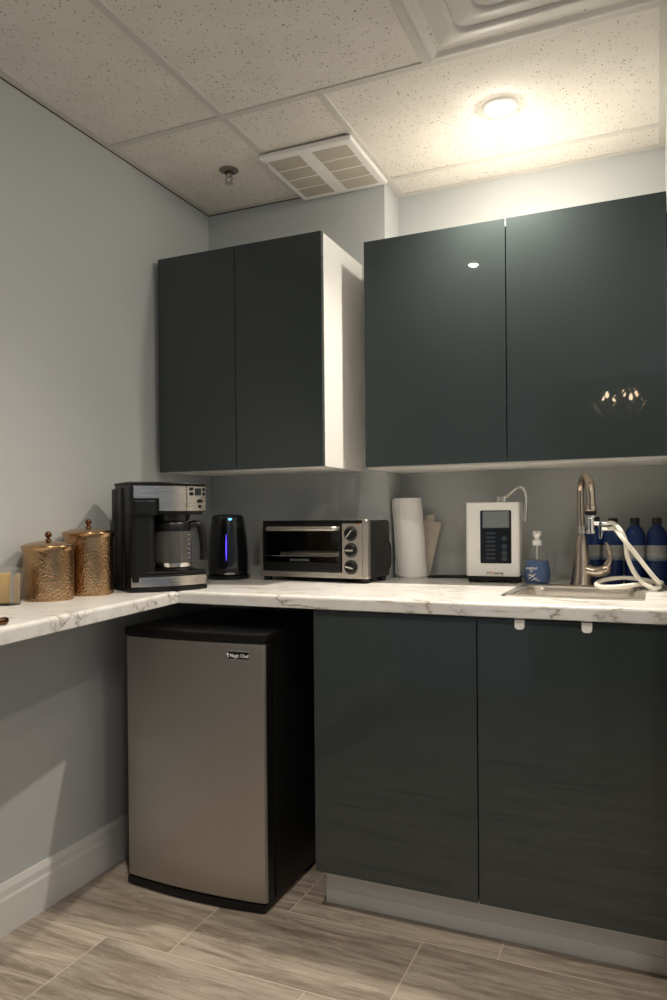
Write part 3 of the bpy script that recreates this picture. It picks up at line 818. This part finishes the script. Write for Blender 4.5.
# ---------------------------------------------------------------- soap dispenser
so = thing('soap_dispenser', 'clear pump bottle half full of blue hand soap left of the faucet', 'soap dispenser', (1.294, -.186, ZC))
bp_ = [(.030, 0), (.038, .002), (.0425, .012), (.0445, .032), (.043, .05), (.036, .078), (.026, .103), (.017, .120), (.0135, .127), (.0135, .132)]
part('bottle', M['clear'], so, lambda b: lathe(b, bp_ + [(r - .0012, z) for r, z in reversed(bp_) if z > .003] + [(0, .002)], 44, cap=False), 60)
part('liquid', M['soap'], so, lambda b: lathe(b, [(0, .0025), (.0285, .0028), (.0365, .0042), (.0408, .013), (.0427, .032), (.0412, .0495), (.0350, .0765), (0, .0765)], 44), 50)
part('dip_tube', M['plastic_white'], so, lambda b: tube(b, [(0, 0, .079), (0, 0, .13)], .0025, 8))
def pump(b):
    lathe(b, [(.0150, .126), (.0155, .128), (.0155, .141), (.0125, .144), (.0085, .146), (.0085, .153), (.011, .155), (.014, .158), (.0145, .171), (.012, .174), (0, .1745)], 30)
    tube(b, [(.001, -.006, .166), (.005, -.020, .166), (.007, -.029, .163)], [.0065, .006, .005], 12)
part('pump', M['plastic_white'], so, pump)
def soaplabel(b):
    # white leaf print wrapped on the bottle's front
    for (a0, z0, a1, z1, w) in ((-.55, .016, .05, .034, .0018), (-.3, .012, .12, .022, .0018), (-.5, .034, -.05, .022, .0016), (-.62, .026, -.2, .03, .0014), (-.1, .016, .35, .012, .0015), (-.45, .046, -.15, .044, .0016), (-.42, .040, -.2, .039, .001)):
        t = bmesh.new(); pv = []
        for i in range(7):
            k = i / 6; a = a0 + (a1 - a0) * k; z = z0 + (z1 - z0) * k
            r = .0445 if z < .04 else .0445 - (z - .04) * .2
            r += .0006
            pv.append((r * math.sin(a), -r * math.cos(a), z))
        tube(b, pv, [w * .4, w * .8, w, w, w, w * .8, w * .4], 6)
part('leaf_print', M['print_white'], so, soaplabel)
tmx = Matrix.Rotation(-.28, 4, 'Z') @ Matrix.Translation((0, -.0438, .0525)) @ Matrix.Rotation(PI / 2 - .10, 4, 'X')
text('lettering', 'method', .0125, M['print_white'], so, tmx, bold=True)

# ---------------------------------------------------------------- faucet
fa = thing('faucet', 'brushed nickel high-arc faucet with side lever behind the sink', 'faucet', (1.4385, -.2135, ZC))
part('body', M['nickel'], fa, lambda b: lathe(b, [(.0365, 0), (.037, .003), (.0345, .01), (.030, .04), (.0255, .085), (.0205, .125), (.0155, .157), (.0125, .160), (0, .160)], 44), 60)
dv = Vector((.047, -.126, 0)) * .82           # where the arc comes down
spts = [(0, 0, .155), (-.002, 0, .20), (-.003, .001, .25), (-.003, .001, .295)]
for i in range(1, 9):
    a = PI * i / 9; k = (1 - math.cos(a)) / 2
    spts.append((-.003 + dv.x * k, .001 + dv.y * k, .295 + .050 * math.sin(a) - .0 * k))
spts += [(-.003 + dv.x, .001 + dv.y, .292), (-.003 + dv.x, .001 + dv.y, .27), (-.003 + dv.x, .001 + dv.y, .252)]
part('spout', M['nickel'], fa, lambda b: tube(b, catmull(spts, 4), [.0115 + .0035 * max(0, (i - 12) / 44) for i in range(4 * (len(spts) - 1) + 1)], 18))
ex, ey = -.003 + dv.x, .001 + dv.y
part('spout_ring', M['silver'], fa, lambda b: lathe(b, [(.0125, .165), (.0145, .167), (.0145, .175), (.0128, .1765), (.0128, .180), (.0145, .1815), (.0145, .189), (.0125, .191)], 28, (-.0005, 0, 0)))
part('spray_collar', M['nickel'], fa, lambda b: lathe(b, [(.0155, .256), (.018, .254), (.018, .240), (.0165, .238), (0, .238)], 28, (ex, ey, 0)))
def lever(b):
    pts = [(.012, -.004, .050), (.035, -.012, .045), (.058, -.018, .046), (.074, -.022, .054), (.083, -.024, .070)]
    tube(b, catmull(pts, 6), [.021, .021, .0205, .020, .0195, .019, .0185, .018, .0178, .0177, .0177, .0177, .018, .018, .018, .0178, .0175, .0172, .0168, .0160, .0150, .0138, .0122, .0095, .005], 18)
hv = part('handle', M['nickel'], fa, lever)
def paddle(b):
    tube(b, catmull([(.078, -.023, .066), (.088, -.026, .09), (.086, -.027, .112), (.078, -.026, .132), (.073, -.025, .140)], 5), [.0125, .012, .011, .010, .009, .008, .0074, .007, .007, .007, .0075, .007, .0068, .0066, .0062, .0058, .0052, .0046, .0038, .003, .002], 12)
part('lever_blade', M['nickel'], hv, paddle)

# diverter screwed to the spout end
dvx, dvy = 1.4385 + ex, -.2135 + ey
di = thing('faucet_diverter', 'black and chrome diverter valve screwed onto the faucet spout end', 'diverter valve', (dvx, dvy, ZC))
part('adapter_ring', M['black'], di, lambda b: lathe(b, [(.0165, .2378), (.0175, .236), (.0175, .228), (.015, .226), (0, .226)], 28))
part('valve_body', M['chrome'], di, lambda b: (lathe(b, [(.0135, .2262), (.016, .224), (.016, .217), (.0125, .214), (.0125, .178), (.015, .175), (.015, .169), (.012, .167), (0, .167)], 28),
      tube(b, [(.010, -.002, .200), (.028, -.005, .200)], .008, 14)))
part('knob', M['black'], di, lambda b: tube(b, [(.012, .004, .212), (.026, .004, .213)], .0075, 14))
def tlev(b): prism(b, rrect(.024, .034, .152, .207, .005), -.014, -.005, 'y', .002, 2)
part('lever', M['chrome'], di, tlev)
for z in (.200, .183):
    part('hose_nozzle', M['silver'], di, lambda b: tube(b, [(.030, -.005, z), (.046, -.008, z), (.058, -.010, z)], [.0062, .0062, .0058], 14))

# hoses
def hose(label, pts, r=.0066):
    o = part('water_hose', M['hose'], None, lambda b: tube(b, catmull(pts, 8), r, 12), 70)
    return tag(o, label, 'hose', 'white tubes from the faucet diverter')
nz = Vector((dvx, dvy, ZC)) 
ha = [nz + Vector((.050, -.009, .2003)), nz + Vector((.066, -.012, .199)), (1.560, -.335, 1.092), (1.574, -.335, 1.060), (1.578, -.335, 1.018), (1.594, -.338, .974),
      (1.616, -.345, .945), (1.640, -.350, .9275), (1.658, -.335, .9245), (1.666, -.30, .927), (1.650, -.255, .936), (1.60, -.232, .942), (1.555, -.228, .943), (1.512, -.250, .938), (1.490, -.30, .930), (1.500, -.350, .926), (1.535, -.372, .9265), (1.58, -.362, .931), (1.612, -.335, .9335), (1.640, -.29, .928)]
ha = [Vector(p) if k < 2 else Vector((p[0] + .0012, p[1] - .03, p[2] + (.0015 if p[2] > .95 else 0))) for k, p in enumerate(ha)]
hose('white tube from the upper diverter outlet, looping into a coil behind the sink', ha)
hb = [nz + Vector((.050, -.009, .1833)), nz + Vector((.070, -.013, .182)), (1.566, -.352, 1.069), (1.592, -.352, 1.036), (1.615, -.35, 1.004), (1.641, -.347, .968), (1.660, -.338, .946), (1.6675, -.318, .9385), (1.671, -.29, .9372), (1.672, -.25, .930), (1.675, -.21, .9215)]
hb = [Vector(p) if k < 2 else Vector((p[0] + .0012, p[1] - .03, p[2] + (.0015 if p[2] > .95 else 0))) for k, p in enumerate(hb)]
hose('white tube from the lower diverter outlet, running straight down to the right', hb)

# ---------------------------------------------------------------- water bottles
wb = thing('water_bottle', 'blue plastic water bottle with dark cap, closest to the right wall', 'water bottle', (1.6605, -.150, ZC), 0, 'blue water bottles along the wall')
bpz = [(0, .0), (.026, 0), (.0308, .003), (.0322, .012), (.0322, .075), (.0318, .078), (.0318, .128), (.0322, .131), (.0322, .146), (.0312, .157), (.0280, .169), (.0225, .180), (.0160, .188), (.0125, .192), (.0125, .2)]
part('bottle', M['blue_bottle'], wb, lambda b: lathe(b, bpz, 40), 60)
part('cap', M['cap'], wb, lambda b: lathe(b, [(.0138, .1925), (.0146, .194), (.0146, .213), (.0136, .2148), (0, .2148)], 30))
part('label', M['label'], wb, lambda b: lathe(b, [(.0317, .0785), (.0324, .079), (.0324, .127), (.0317, .1275)], 40, cap=False), 60)
labs = [('blue plastic water bottle second from the right wall, behind the hoses', 1.5955, -.150),
        ('blue plastic water bottle third from the right wall, behind the faucet lever', 1.529, -.147),
        ('blue plastic water bottle mostly hidden behind the faucet, farthest from right wall', 1.4645, -.128)]
for lab, x, y in labs:
    c = wb.copy(); C.objects.link(c); c.location = (x, y, ZC); c['label'] = lab; c.rotation_euler = (0, 0, x * 9)
    for ch in list(wb.children):
        d = ch.copy(); C.objects.link(d); d.parent = c

# ---------------------------------------------------------------- ceiling fittings
def downlight(name, label, x, y, m, lr=.0325, watts=0):
    t = thing(name, label, 'downlight', (x, y, H), 0, 'recessed ceiling downlights')
    part('trim_ring', M['plastic_white'], t, lambda b: lathe(b, [(lr + .0035, -.003), (lr + .0065, -.0065), (.050, -.005), (.0545, -.0005), (lr + .0035, -.0004)], 44, cap=False), 60)
    part('socket', M['grid'], t, lambda b: lathe(b, [(lr + .0037, -.0068), (lr + .001, -.0075), (lr + .001, -.001), (lr + .0037, -.001)], 40, cap=False), 60)
    part('lens', m, t, lambda q: lathe(q, [(0, -.014), (lr * .5, -.0128), (lr * .85, -.0095), (lr, -.004), (lr, -.002), (0, -.002)], 36, cap=False), 60)
    if watts:
        ld = bpy.data.lights.new('downlight_beam', 'SPOT'); ld.energy = watts; ld.color = (1., .90, .76)
        ld.spot_size = math.radians(120); ld.spot_blend = 1.; ld.shadow_soft_size = .02
        lo = bpy.data.objects.new('downlight_beam', ld); C.objects.link(lo); lo.parent = t; lo.location = (0, 0, -.020)
    return t
downlight('ceiling_downlight', 'lit recessed downlight in the ceiling in front of the right wall cabinet', 1.235, -.466, M['lamp'], .0265, 92)
downlight('ceiling_downlight', 'dimmer recessed downlight reflected in the right wall cabinet door', .848, -1.61, M['lamp_dim'], .022, 60)

for rx_, ry_, lab in ((2.25, -1.65, 'added fill downlight in the wider part of the room, nearest the short right wall'), (2.05, -2.75, 'added fill downlight in the wider part of the room, middle one'), (2.45, -3.4, 'added fill downlight in the wider part of the room, nearest the rear opening')):  # fill lamps added out of view, clear of the door reflections
    downlight('ceiling_downlight', lab, rx_, ry_, M['lamp_fill'])

sk_ = thing('fire_sprinkler', 'small chrome sprinkler head on the ceiling near the left corner', 'sprinkler', (.282, -.461, H))
part('escutcheon', M['dark_chrome'], sk_, lambda b: lathe(b, [(.034, -.0005), (.034, -.003), (.026, -.008), (.016, -.010), (.014, -.004), (0, -.004)], 36, cap=False), 50)
part('head', M['dark_chrome'], sk_, lambda b: (lathe(b, [(.011, -.003), (.011, -.02), (.007, -.024), (.005, -.027), (0, -.027)], 22),
      tube(b, catmull([(.008, 0, -.022), (.013, 0, -.030), (.010, 0, -.039), (.003, 0, -.044)], 4), .002, 8), tube(b, catmull([(-.008, 0, -.022), (-.013, 0, -.030), (-.010, 0, -.039), (-.003, 0, -.044)], 4), .002, 8)))
part('deflector', M['chrome'], sk_, lambda b: lathe(b, [(0, -.043), (.005, -.0435), (.014, -.047), (.0145, -.0485), (.005, -.0465), (0, -.0465)], 24, cap=False))

VX0, VX1, VY0, VY1 = .434, .772, -.522, -.1635
ev = thing('exhaust_vent', 'cream ceiling exhaust fan cover with two mesh grilles by the wall corner', 'vent', ((VX0 + VX1) / 2, (VY0 + VY1) / 2, H))
g1 = (VX0 + .022, VX0 + .140); g2 = (VX1 - .150, VX1 - .026)
gy0, gy1 = VY0 + .030, VY1 - .030
def cover(b):
    t = bmesh.new()
    box(t, VX0, VX1, VY0, VY1, H - .022, H - .0045, .006, 3); merge(b, t)
evc = wpart('cover', M['plastic_white'], ev, cover)
for gx in (g1, g2):
    gp = wpart('grille', M['grille'], ev, lambda b: box(b, gx[0], gx[1], gy0, gy1, H - .0232, H - .018, .0006, 1))
    for k in range(1, 4):
        y = gy0 + (gy1 - gy0) * k / 4
        part('grille_bar', M['plastic_white'], gp, P0(lambda b: box(b, gx[0], gx[1], y - .0035, y + .0035, H - .0246, H - .02, .0008, 1), ev.location))
wpart('maker_plate', M['grille'], ev, lambda b: box(b, VX0 + .008, VX0 + .013, VY0 + .03, VY0 + .055, H - .0226, H - .020))

hv_ = thing('air_diffuser', 'large square white stepped air diffuser in the ceiling at the top edge', 'air diffuser', (1.408, -1.075, H))
def sq(b, L):
    t = bmesh.new(); rg = []
    for h_, z, r in L: rg.append([t.verts.new((x, y, z)) for x, y in rrect(-h_, h_, -h_, h_, r, 4)])
    n = len(rg[0])
    for A, B in zip(rg, rg[1:]):
        for i in range(n): t.faces.new((A[i], A[(i + 1) % n], B[(i + 1) % n], B[i]))
    merge(b, t)
part('frame', M['diffuser'], hv_, lambda b: sq(b, [(.298, -.001, .004), (.298, -.006, .004), (.292, -.008, .004), (.282, -.007, .006), (.268, .004, .01), (.262, .004, .01), (.262, -.0005, .01)]))
part('outer_cone', M['diffuser'], hv_, lambda b: sq(b, [(.262, -.0008, .012), (.256, -.002, .018), (.215, -.013, .03), (.207, -.0145, .032), (.203, -.012, .032), (.2, -.006, .032)]))
part('middle_cone', M['diffuser'], hv_, lambda b: sq(b, [(.201, -.005, .032), (.196, -.007, .034), (.152, -.018, .036), (.144, -.0195, .036), (.140, -.017, .036), (.138, -.011, .036)]))
part('inner_cone', M['diffuser'], hv_, lambda b: (sq(b, [(.140, -.010, .036), (.134, -.012, .036), (.09, -.023, .036), (.082, -.0245, .036), (.076, -.022, .034), (.07, -.021, .03)]), prism(b, rrect(-.071, .071, -.071, .071, .03, 4), -.023, -.020)))

# chandelier in the next room, seen as a reflection in the cabinet door
chn = thing('chandelier', 'round ribbon chandelier with warm bulbs, reflected in the right wall cabinet door', 'chandelier', (1.34, -5.45, 2.24))
part('stem', M['chrome'], chn, lambda b: (tube(b, [(0, 0, 0), (0, 0, .55)], .008, 10), lathe(b, [(.06, .545), (.06, .56), (0, .56)], 24), lathe(b, [(0, -.03), (.03, -.02), (.04, 0), (.03, .02), (0, .03)], 20, cap=False)))
for i in range(18):
    a = 2 * PI * i / 18; tw = .35 * (1 if i % 2 else -1)
    pts = []
    for k in range(9):
        ph = -1.35 + 2.5 * k / 8; aa = a + tw * math.sin(ph * 1.6)
        pts.append((.26 * math.cos(ph) * math.cos(aa), .26 * math.cos(ph) * math.sin(aa), .21 * math.sin(ph)))
    part('ribbon', M['ribbon'], chn, lambda b: tube(b, catmull(pts, 3), [.004] + [.010] * 23 + [.004], 6))
for i in range(6):
    a = 2 * PI * i / 6 + .2
    part('bulb', M['bulb'], chn, lambda b: lathe(b, [(0, -.03), (.012, -.024), (.018, -.008), (.014, .012), (.006, .03), (0, .036)], 16, (.15 * math.cos(a), .15 * math.sin(a), .02), cap=False))

# ---------------------------------------------------------------- world, camera
w = bpy.data.worlds.new('World'); bpy.context.scene.world = w; w.use_nodes = True
w.node_tree.nodes['Background'].inputs[0].default_value = (.5, .55, .6, 1)
w.node_tree.nodes['Background'].inputs[1].default_value = .0
cd = bpy.data.cameras.new('Camera'); cam = bpy.data.objects.new('Camera', cd); C.objects.link(cam)
cd.sensor_fit = 'HORIZONTAL'; cd.sensor_width = 36; cd.lens = 740.58 / 667 * 36; cd.shift_y = 22.77 / 667
cd.clip_start = .02
cam.matrix_world = Matrix.Translation((1.6628, -2.7214, 1.1345)) @ Matrix.Rotation(.4125, 4, 'Z') @ Matrix.Rotation(PI / 2 - .0053, 4, 'X') @ Matrix.Rotation(-.0089, 4, 'Z')
sc = bpy.context.scene; sc.camera = cam
vs = sc.view_settings; vs.view_transform = 'Standard'; vs.look = 'None'; vs.gamma = 1; vs.use_curve_mapping = False
vs.exposure = 0.
